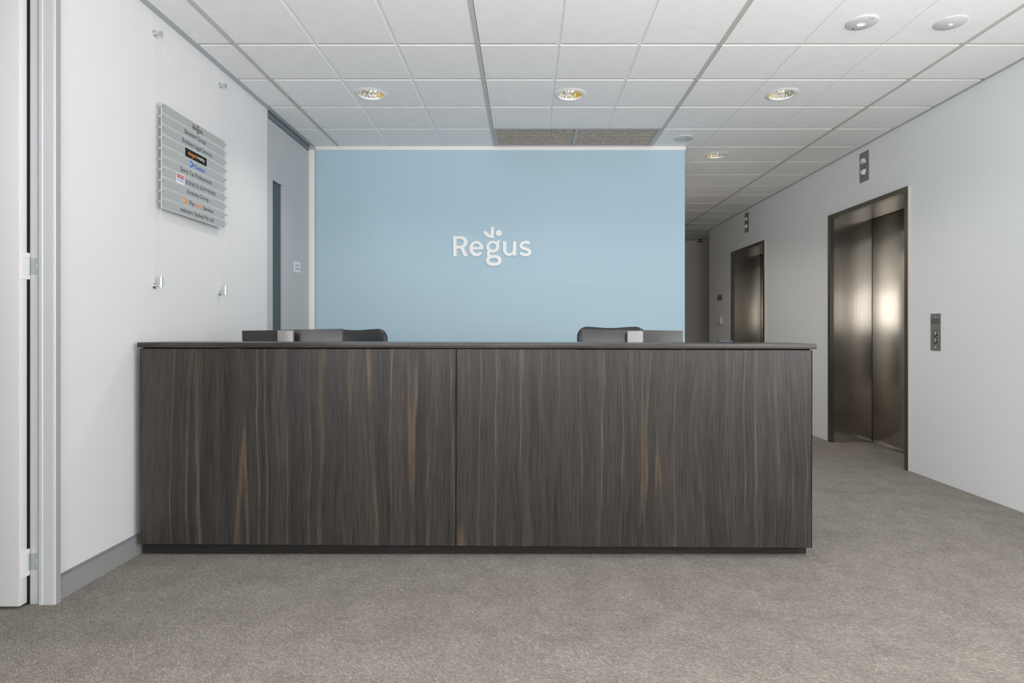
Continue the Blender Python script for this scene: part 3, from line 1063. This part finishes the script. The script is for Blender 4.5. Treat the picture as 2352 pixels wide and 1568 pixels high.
# ================================================================== DIRECTORY OF HANGING NAMEPLATES
XP = -2.020      # plates hang this far out, 40 mm off the wall
YC0, YC1 = 3.217, 3.906


def cable(yc, ztop, zbot, label):
    t = thing('sign_cable', label, 'cable', (XL, yc, zbot), 'steel cables holding the nameplates')
    MB().cyl((XP, yc, zbot + 0.01), 0.0009, ztop - zbot - 0.02, 'z', 8).build('wire', M['cable'], t)
    for (z, up) in ((ztop, False), (zbot, True)):
        m = MB()
        m.lathe([(0.0, 0.0), (0.0175, 0.0), (0.0175, 0.005), (0.015, 0.007), (0.0085, 0.008), (0.0075, 0.012), (0.0075, 0.034), (0.0, 0.034)], (XL, yc, z), 'x', 28)
        if up:
            m.lathe([(0.0, 0.0), (0.006, -0.010), (0.0095, -0.010), (0.0095, 0.048), (0.008, 0.050), (0.0, 0.050)], (XP, yc, z), 'z', 24)
        else:
            m.lathe([(0.0, 0.012), (0.006, 0.010), (0.0095, 0.006), (0.0095, -0.022), (0.0, -0.022)], (XP, yc, z), 'z', 24)
        m.build('wall_fixing', M['chrome'], t)
    return t


cable(YC0, 2.832, 1.435, 'steel cable along the near ends of the hanging nameplates')
cable(YC1, 2.834, 1.437, 'steel cable along the far ends of the hanging nameplates')

PZ = 2.4495
PITCH = 0.0590
PH = 0.0500
PX = [  # labels
    'topmost nameplate on the cables, with small dark lettering under a tick',
    'second nameplate from the top, plain dark two-word lettering',
    'third nameplate from the top, dark three-word lettering above the black block',
    'nameplate bearing a black block with orange and white lettering',
    'nameplate with a blue triangle and blue lettering',
    'nameplate with dark three-word lettering just below the blue triangle',
    'nameplate with a red and white square badge before capital letters',
    'nameplate with dark two-word lettering between the red badge and the orange triangle',
    'nameplate with an orange triangle and orange middle word',
    'lowest nameplate on the cables, long dark lettering']
XF_ = XP + 0.0027


def ycol(px):
    """where along the wall the photo's column px falls on the plates"""
    return -XP * F / (1207 - px)


def words(t, s, ya, yb, z, h, mat, name='lettering', bold=0.0, out=0.0):
    me = fit_text(s, yb - ya, h, bold=bold, depth=0.0005)
    mb = MB().add_mesh(me, frame_left((ya + yb) / 2, z, XF_ + 0.0003 + out))
    return mb.build(name, mat, t)


def tri(t, y0, z0, y1, z1, mat, inner, hole_mat):
    """a play-button triangle with a cut-out"""
    a, b, c = (y0, z1), (y0, z0), (y1, (z0 + z1) / 2 - 0.002)
    g = ((a[0] + b[0] + c[0]) / 3, (a[1] + b[1] + c[1]) / 3)
    tr = MB().prism([a, b, c], 'yz', XF_, XF_ + 0.0006).build('triangle_mark', mat, t)
    k = 0.45
    q = [(g[0] + (p[0] - g[0]) * k - 0.002, g[1] + (p[1] - g[1]) * k) for p in (a, b, c)]
    MB().prism(q, 'yz', XF_ + 0.0006, XF_ + 0.0009).build('triangle_inset', inner, tr)
    st = [(y0, z1), (y0 + 0.007, z1 - 0.012), (y0 + 0.007, z0 + 0.012), (y0, z0)]
    MB().prism(st, 'yz', XF_ + 0.0006, XF_ + 0.0008).build('triangle_edge', hole_mat, tr)


PLATES = []
for k in range(10):
    zt = PZ - k * PITCH
    zc = zt - PH / 2
    t = thing('nameplate', PX[k], 'nameplate', (XP, (YC0 + YC1) / 2, zt - PH), 'nameplates hung between two cables')
    MB().box(XP - 0.0030, XP + 0.0018, YC0 + 0.004, YC1 - 0.013, zt - PH - 0.0035, zt + 0.0035, 0.0006, 1).build('plate', M['acrylic'], t)
    MB().box(XP + 0.0018, XP + 0.0027, YC0 + 0.004, YC1 - 0.013, zt - PH + 0.0005, zt).build('grey_film', M['nameplate'], t)
    for yg in (YC0 + 0.001, YC1 - 0.003):
        gm = MB()
        gm.lathe([(0.0, -0.0105), (0.0052, -0.0105), (0.0062, -0.0085), (0.0062, 0.0085), (0.0052, 0.0105), (0.0, 0.0105)], (XP, yg, zt - 0.017), 'x', 20)
        gm.cyl((XP, yg - 0.009 if yg > 3.5 else yg, zt - 0.017), 0.0045, 0.009, 'y', 14)
        gm.build('grip', M['chrome'], t)
    if k == 0:
        D = logo_pieces()
        sc = 0.108 / 1628.0
        mb = MB()
        for key in ('R', 'e', 'g', 'u', 's'):
            logo_mesh_into(mb, D[key], frame_left((ycol(444) + ycol(460)) / 2 + 0.005, zc - 0.004, XF_ + 0.0003), sc, depth=0.0005)
        mb.build('lettering', M['ink'], t)
        mb = MB()
        for key in ('tick', 'dot'):
            logo_mesh_into(mb, D[key], frame_left((ycol(444) + ycol(460)) / 2 + 0.005, zc - 0.004, XF_ + 0.0003), sc, depth=0.0005)
        mb.build('tick_mark', M['ink_brown'], t)
    elif k == 1:
        words(t, 'Benestar Group', ycol(423.5), ycol(471.5), zc - 0.002, 0.0330, M['ink'])
    elif k == 2:
        words(t, 'Brydens Legal Services', ycol(418), ycol(486), zc - 0.002, 0.0335, M['ink'])
    elif k == 3:
        bk = MB().box(XF_, XF_ + 0.0006, ycol(424.5), ycol(473.5), zc - 0.0265, zc + 0.0245).build('black_block', M['ink_block'], t)
        words(t, 'cheers', ycol(430.5), ycol(451), zc + 0.002, 0.0235, M['orange'], 'orange_word', 0.012, 0.0006)
        words(t, 'realty', ycol(452.5), ycol(468.5), zc - 0.0005, 0.0285, M['ink_white'], 'white_word', 0.0, 0.0006)
        me = curve_mesh([stroke(arc(0, 0, 0.0105, 0.0095, 200, 340, 14), 0.0032)], 0.0005)
        MB().add_mesh(me, frame_left(ycol(441.5), zc - 0.008, XF_ + 0.0009)).build('smile_mark', M['orange'], t)
    elif k == 4:
        tri(t, ycol(435), zc - 0.024, ycol(446), zc + 0.0245, M['ink_blue'], M['nameplate'], M['blue_pale'])
        words(t, 'Dedalus', ycol(447), ycol(469.5), zc - 0.003, 0.0265, M['ink_blue'], 'lettering', 0.014)
    elif k == 5:
        words(t, 'Savvy Tax Professionals', ycol(413.5), ycol(485), zc - 0.001, 0.0340, M['ink'])
    elif k == 6:
        ba, bb_ = ycol(403.5), ycol(422.5)
        MB().box(XF_, XF_ + 0.0006, ba, bb_, zc - 0.029, zc + 0.029).build('white_badge', M['ink_white'], t)
        MB().box(XF_ + 0.0006, XF_ + 0.0008, ba + 0.006, bb_ - 0.006, zc + 0.004, zc + 0.024).build('red_band', M['red'], t)
        words(t, 'SONATA', ba + 0.010, bb_ - 0.010, zc + 0.014, 0.0085, M['ink_white'], 'badge_lettering', 0.0, 0.0008)
        mb = MB()
        for q in range(7):
            yy = ba + 0.009 + q * (bb_ - ba - 0.020) / 6
            mb.box(XF_ + 0.0006, XF_ + 0.0008, yy, yy + 0.0032 + 0.001 * (q % 2), zc - 0.010, zc + 0.001)
        mb.box(XF_ + 0.0006, XF_ + 0.0008, ba + 0.006, bb_ - 0.006, zc - 0.0155, zc - 0.0130)
        mb.build('column_drawing', M['ink_blue'], t)
        words(t, 'SONATA SOFTWARE', ycol(425.5), ycol(494), zc - 0.001, 0.0240, M['ink'])
    elif k == 7:
        words(t, 'Strativity Group.', ycol(428.5), ycol(479.5), zc + 0.0005, 0.0335, M['ink'])
    elif k == 8:
        tri(t, ycol(420), zc - 0.024, ycol(432), zc + 0.0265, M['orange'], M['nameplate'], M['orange_pale'])
        words(t, 'The', ycol(432.8), ycol(444.8), zc, 0.0230, M['ink'], 'dark_word', 0.012)
        words(t, 'Agency', ycol(445.4), ycol(465.4), zc - 0.003, 0.0270, M['orange'], 'orange_word', 0.012)
        words(t, 'Service', ycol(465.8), ycol(488.2), zc, 0.0230, M['ink'], 'dark_word', 0.012)
    else:
        words(t, 'websters Sydney Pty Ltd', ycol(413), ycol(489), zc - 0.001, 0.0335, M['ink'])

# ================================================================== WALL LETTERING
D = logo_pieces()
sc = YB / F / 9.046
cx_w = (1000 + 1185 / 9.046 - 1207) * YB / F
cz_w = EYE + (757 - (490 + 700 / 9.046)) * YB / F
t = thing('wall_lettering', 'white raised five-letter sign with a tick and dot on the blue wall', 'sign', (cx_w, YB, cz_w))
for key, nm in (('R', 'letter'), ('e', 'letter'), ('g', 'letter'), ('u', 'letter'), ('s', 'letter'), ('tick', 'tick'), ('dot', 'dot')):
    mb = MB()
    logo_mesh_into(mb, D[key], frame_front(cx_w, cz_w, YB - 0.0065), sc, depth=0.012)
    mb.build(nm, M['logo'], t)

# ================================================================== RECEPTION DESK
t = thing('reception_desk', 'long dark wood-grain reception desk standing on the grey carpet', 'desk', (-0.27, 3.3, 0))
# the carcass sits a touch askew: right end nearer and lower
ANG = -math.atan2(0.034, 3.51)
TILT = math.atan2(0.0075, 3.53)
PV = Matrix.Translation((-2.03, 3.040, 0.07)) @ Matrix.Rotation(ANG, 4, 'Z') @ Matrix.Rotation(TILT, 4, 'Y') @ Matrix.Translation((2.03, -3.040, -0.07))
XA, XM, XZ = -2.024, -0.3635, 1.484
ZB, ZT_ = 0.0685, 1.0915
YF = 3.040
MB().box(XA, XM - 0.0020, YF, YF + 0.019, ZB, ZT_, 0.0008, 1).xform(PV).build('front_panel', M['wood_a'], t)
MB().box(XM + 0.0020, XZ - 0.004, YF, YF + 0.019, ZB, ZT_, 0.0008, 1).xform(PV).build('front_panel', M['wood_b'], t)
MB().box(XM - 0.01, XM + 0.01, YF + 0.0195, YF + 0.022, ZB, ZT_).xform(PV).build('seam_backing', M['black_edge'], t)
MB().box(XZ - 0.0038, XZ, YF + 0.0005, YF + 0.0185, ZB, ZT_).xform(PV).build('edge_strip', M['black_edge'], t)
MB().box(XZ - 0.024, XZ - 0.004, YF + 0.0195, YF + 0.78, ZB, ZT_).xform(PV).build('end_panel', M['wood_b'], t)
MB().box(XA + 0.001, XA + 0.020, YF + 0.0195, YF + 0.78, ZB, ZT_).xform(PV).build('end_panel', M['wood_a'], t)
MB().box(XA + 0.001, XZ - 0.0005, YF + 0.024, YF + 0.26, ZT_ + 0.0002, 1.0975).xform(PV).build('shadow_gap', M['black_edge'], t)  # black filler puts the shade under the counter overhang into its colour
MB().box(-2.0305, 1.5025, YF - 0.010, YF + 0.34, 1.0975, 1.1240, 0.0012).xform(PV).build('countertop', M['wood_h'], t)
MB().box(XA + 0.021, XZ - 0.025, YF + 0.0195, YF + 0.80, 0.70, 0.728, 0.001).xform(PV).build('worktop', M['wood_h'], t)
pl = MB()
pl.box(-2.030, XZ + 0.004, 3.082, 3.100, 0.0, 0.066)
pl.box(XZ - 0.014, XZ + 0.004, 3.100, 3.80, 0.0, 0.066)
pl.box(-2.030, -2.012, 3.100, 3.80, 0.0, 0.066)
pl.build('plinth', M['wood_p'], t)
MB().box(XZ + 0.004, XZ + 0.0065, 3.0825, 3.80, 0.0, 0.066).build('plinth_edge', M['black_edge'], t)

# dark blue card lying on the counter
b = MB().box(1.095, 1.172, 3.28, 3.33, 1.1195, 1.1285, 0.001, 1).build('card_box', M['navy'], loc=(1.13, 3.30, 1.1195))
tag(b, 'tiny dark blue flat card box lying on the counter near the farther lift', 'card box')


# ================================================================== COMPUTER SCREENS
def monitor(x0, x1, yb, ztop, roll, colx0, colx1, label, colz, yaw):
    xc = (x0 + x1) / 2
    wz = 0.7265
    t = thing('computer_monitor', label, 'monitor', (xc, yb, wz), 'screens on the reception desk')
    hw = (x1 - x0) / 2
    R_ = Matrix.Translation((xc, yb, ztop)) @ Matrix.Rotation(yaw, 4, 'Z') @ Matrix.Rotation(roll, 4, 'Y') @ Matrix.Translation((-xc, -yb, -ztop))
    p = MB()
    p.box(xc - hw, xc + hw, yb, yb + 0.022, ztop - 0.37, ztop, 0.003)
    p.box(xc - hw * 0.72, xc + hw * 0.72, yb - 0.012, yb, ztop - 0.35, ztop - 0.12, 0.004)
    p.xform(R_)
    p.build('casing', M['monitor'], t)
    MB().box(xc - hw + 0.008, xc + hw - 0.008, yb + 0.022, yb + 0.0228, ztop - 0.355, ztop - 0.008).xform(R_).build('screen', M['screen'], t)
    c0, c1 = colx0, colx1
    MB().box(c0, c1, yb - 0.075, yb - 0.050, wz + 0.012, colz, 0.002).build('stand_column', M['silver'], t)
    MB().box(c0 + 0.02, c1 - 0.02, yb - 0.051, yb - 0.010, ztop - 0.25, ztop - 0.15).build('tilt_bracket', M['black_plastic'], t)
    cxm = (c0 + c1) / 2
    MB().box(cxm - 0.12, cxm + 0.12, yb - 0.10, yb + 0.12, wz, wz + 0.012, 0.004).build('stand_base', M['silver'], t)
    return t


YM = 3.60
lx = lambda p, Y: (p - 1207) * Y / F
monitor(lx(557, YM), lx(785, YM), YM, 1.190, -0.0190, lx(637, YM - 0.075), lx(672.5, YM - 0.075),
        'black computer screen seen from behind at the left of the desk', 1.1855, 0.03)
monitor(lx(1338, YM), lx(1568, YM), YM, 1.1885, 0.0165, lx(1441.5, YM - 0.075), lx(1477, YM - 0.075),
        'black computer screen seen from behind at the right of the desk', 1.1825, -0.03)


# ================================================================== OFFICE CHAIRS
def office_chair(xc, yc, yaw, ztop, label, roll=0.0):
    t = thing('office_chair', label, 'chair', (xc, yc, 0), 'black office chairs behind the desk')
    T = Matrix.Translation((xc, yc, 0)) @ Matrix.Rotation(yaw, 4, 'Z')
    # backrest: padded, curved, top edge dipping in the middle (chair faces -Y)
    bm = MB()
    nu, nv = 28, 20
    HW, zb, r = 0.265, 0.56, 0.075

    def zmax(x):
        ax = abs(x)
        z = ztop - 0.010 * math.cos(min(1, ax / 0.19) * PI / 2) ** 2
        if ax > HW - r:
            z -= r - math.sqrt(max(0, r * r - (ax - (HW - r)) ** 2))
        return z
    grid = {}
    for side in (0, 1):
        for i in range(nu + 1):
            u = math.sin((i / nu * 2 - 1) * PI / 2)
            x = u * HW
            for j in range(nv + 1):
                v = j / nv
                zz = zb + (zmax(x) - zb) * v
                e = (1 - abs(u) ** 8) * (1 - abs(2 * v - 1) ** 12)
                th = 0.006 + 0.030 * max(0, e) ** 0.5
                pad = 0.006 * math.sin(v * PI * 4) if side == 0 else 0
                y = 0.24 - 0.05 * u * u + 0.05 * (v - 0.5) + (-(th + pad * max(0, e)) if side == 0 else th)
                grid[side, i, j] = bm.bm.verts.new((x, y, zz))
    fs = []
    for i in range(nu):
        for j in range(nv):
            fs.append(bm.bm.faces.new([grid[0, i, j], grid[0, i + 1, j], grid[0, i + 1, j + 1], grid[0, i, j + 1]]))
            fs.append(bm.bm.faces.new([grid[1, i, j + 1], grid[1, i + 1, j + 1], grid[1, i + 1, j], grid[1, i, j]]))
    for i in range(nu):
        for j in (0, nv):
            fs.append(bm.bm.faces.new([grid[0, i, j], grid[1, i, j], grid[1, i + 1, j], grid[0, i + 1, j]]))
    for j in range(nv):
        for i in (0, nu):
            fs.append(bm.bm.faces.new([grid[0, i, j], grid[0, i, j + 1], grid[1, i, j + 1], grid[1, i, j]]))
    bmesh.ops.recalc_face_normals(bm.bm, faces=fs)
    RR = Matrix.Translation((0, 0, ztop)) @ Matrix.Rotation(roll, 4, 'Y') @ Matrix.Translation((0, 0, -ztop))
    bm.xform(T @ RR).build('backrest', M['leather'], t, angle=60)
    MB().box(-0.25, 0.25, -0.25, 0.21, 0.44, 0.53, 0.035, 4).xform(T).build('seat', M['leather'], t, angle=60)
    MB().tube([(0, 0.05, 0.425), (0, 0.25, 0.43), (0, 0.30, 0.50), (0, 0.30, 0.66)], 0.022, 12).xform(T).build('back_bar', M['black_plastic'], t)
    for s in (-1, 1):
        MB().tube([(s * 0.22, 0.06, 0.435), (s * 0.30, 0.05, 0.45), (s * 0.31, 0.04, 0.60), (s * 0.31, -0.02, 0.66), (s * 0.31, -0.18, 0.665)], 0.016, 12).xform(T).build('armrest', M['black_plastic'], t)
    MB().cyl((0, 0, 0.10), 0.028, 0.34, 'z', 20).xform(T).build('gas_lift', M['black_plastic'], t)
    for k in range(5):
        a = 2 * PI * k / 5 + 0.3
        e = Vector((0.29 * math.cos(a), 0.29 * math.sin(a), 0.075))
        lg = MB().tube([(0, 0, 0.115), tuple(e * 0.5 + Vector((0, 0, 0.062))), tuple(e)], 0.018, 10).xform(T).build('leg', M['black_plastic'], t)
        c = MB()
        tx = Vector((-math.sin(a), math.cos(a), 0))
        c.tube([tuple(Vector((e.x, e.y, 0.028)) - tx * 0.022), tuple(Vector((e.x, e.y, 0.028)) + tx * 0.022)], 0.0275, 18)
        c.tube([(e.x, e.y, 0.05), (e.x, e.y, 0.085)], 0.007, 8)
        c.xform(T).build('caster', M['black_plastic'], lg)
    return t


YCH = 4.20
office_chair(lx(806, YCH + 0.2), YCH, -0.06, 1.1965, 'black leather office chair behind the left computer screen', 0.0)
office_chair(lx(1409, YCH + 0.2), YCH, 0.05, 1.2130, 'black leather office chair behind the right computer screen', 0.0)

# ================================================================== LIGHT
def area(name, loc, rot, sx, sy, power, col=(1, 1, 1)):
    ld = bpy.data.lights.new(name, 'AREA')
    ld.shape = 'RECTANGLE'
    ld.size = sx
    ld.size_y = sy
    ld.energy = power
    ld.color = col
    o = bpy.data.objects.new(name, ld)
    COL.objects.link(o)
    o.location = loc
    o.rotation_euler = rot
    return o


# daylight entering by two windows behind the photographer, plus the added clerestory
DAY = (1.0, 0.995, 1.0)
area('window_daylight', ((WX0 + WX1) / 2, YR - 0.02, (WZ0 + WZ1) / 2), (PI / 2, 0, 0), WX1 - WX0, WZ1 - WZ0, 90, DAY)
area('window_daylight', (XR + 0.015, (SY0 + SY1) / 2, (SZ0 + SZ1) / 2), (PI / 2, 0, PI / 2), SY1 - SY0, SZ1 - SZ0, 120, DAY)
area('window_daylight', (XL - 0.015, (LY0 + LY1) / 2, (LZ0 + LZ1) / 2), (PI / 2, 0, -PI / 2), LY1 - LY0, LZ1 - LZ0, 66, DAY)  # fill lamp in the added clerestory


# two uplighters added unseen behind the photographer to brighten the ceiling
def uplighter(x, y, label):
    t = thing('added_fill_uplight', label, 'fill light', (x, y, 0), 'added fill uplighters behind the camera')
    MB().cyl((x, y, 0), 0.16, 0.03, 'z', 40, 0.004).build('base', M['alu'], t)
    MB().lathe([(0.0, 0.03), (0.12, 0.03), (0.13, 0.05), (0.13, 0.44), (0.125, 0.44), (0.125, 0.40), (0.0, 0.38)], (x, y, 0), n=40).build('fill_light_can', M['alu_light'], t)
    ld = bpy.data.lights.new('fill_uplight_lamp', 'SPOT')
    ld.energy = UP_W * (UP_L if x < 0 else 1.08)
    ld.color = (1.0, 0.995, 0.995)
    ld.spot_size = math.radians(168)
    ld.spot_blend = 0.4
    ld.shadow_soft_size = 0.10
    lo = bpy.data.objects.new('fill_uplight_lamp', ld)
    COL.objects.link(lo)
    lo.parent = t
    lo.location = (0, 0, 0.46)
    lo.rotation_euler = (PI, 0, 0)


UP_W = 222
UP_L = 0.22
uplighter(-0.45, -0.35, 'grey fill-light can added unseen behind the camera, by the added clerestory window')
uplighter(1.85, -0.25, 'grey fill-light can added unseen behind the camera, by the side window')

wd = bpy.data.worlds.new('daylight_outside')
scene.world = wd
wd.use_nodes = True
bgn = wd.node_tree.nodes.get('Background') or wd.node_tree.nodes.new('ShaderNodeBackground')
bgn.inputs[0].default_value = (0.9, 0.95, 1.0, 1)
bgn.inputs[1].default_value = 1.0

# ================================================================== CAMERA
cd = bpy.data.cameras.new('camera')
cd.sensor_width = 36.0
cd.sensor_fit = 'HORIZONTAL'
cd.lens = F / 2352 * 36.0
cd.shift_x = -(1207 - 1176) / 2352
cd.shift_y = (757 - 784) / 2352
cd.clip_start = 0.05
cam = bpy.data.objects.new('camera', cd)
COL.objects.link(cam)
cam.location = (0, 0, EYE)
cam.rotation_euler = (PI / 2, 0, 0)
scene.camera = cam

scene.view_settings.view_transform = 'Standard'
scene.view_settings.look = 'None'
scene.view_settings.gamma = 1.0
scene.view_settings.use_curve_mapping = False
scene.view_settings.exposure = 0.14
scene.cycles.use_denoising = True
scene.cycles.max_bounces = 10
scene.cycles.diffuse_bounces = 6
scene.cycles.sample_clamp_indirect = 6.0
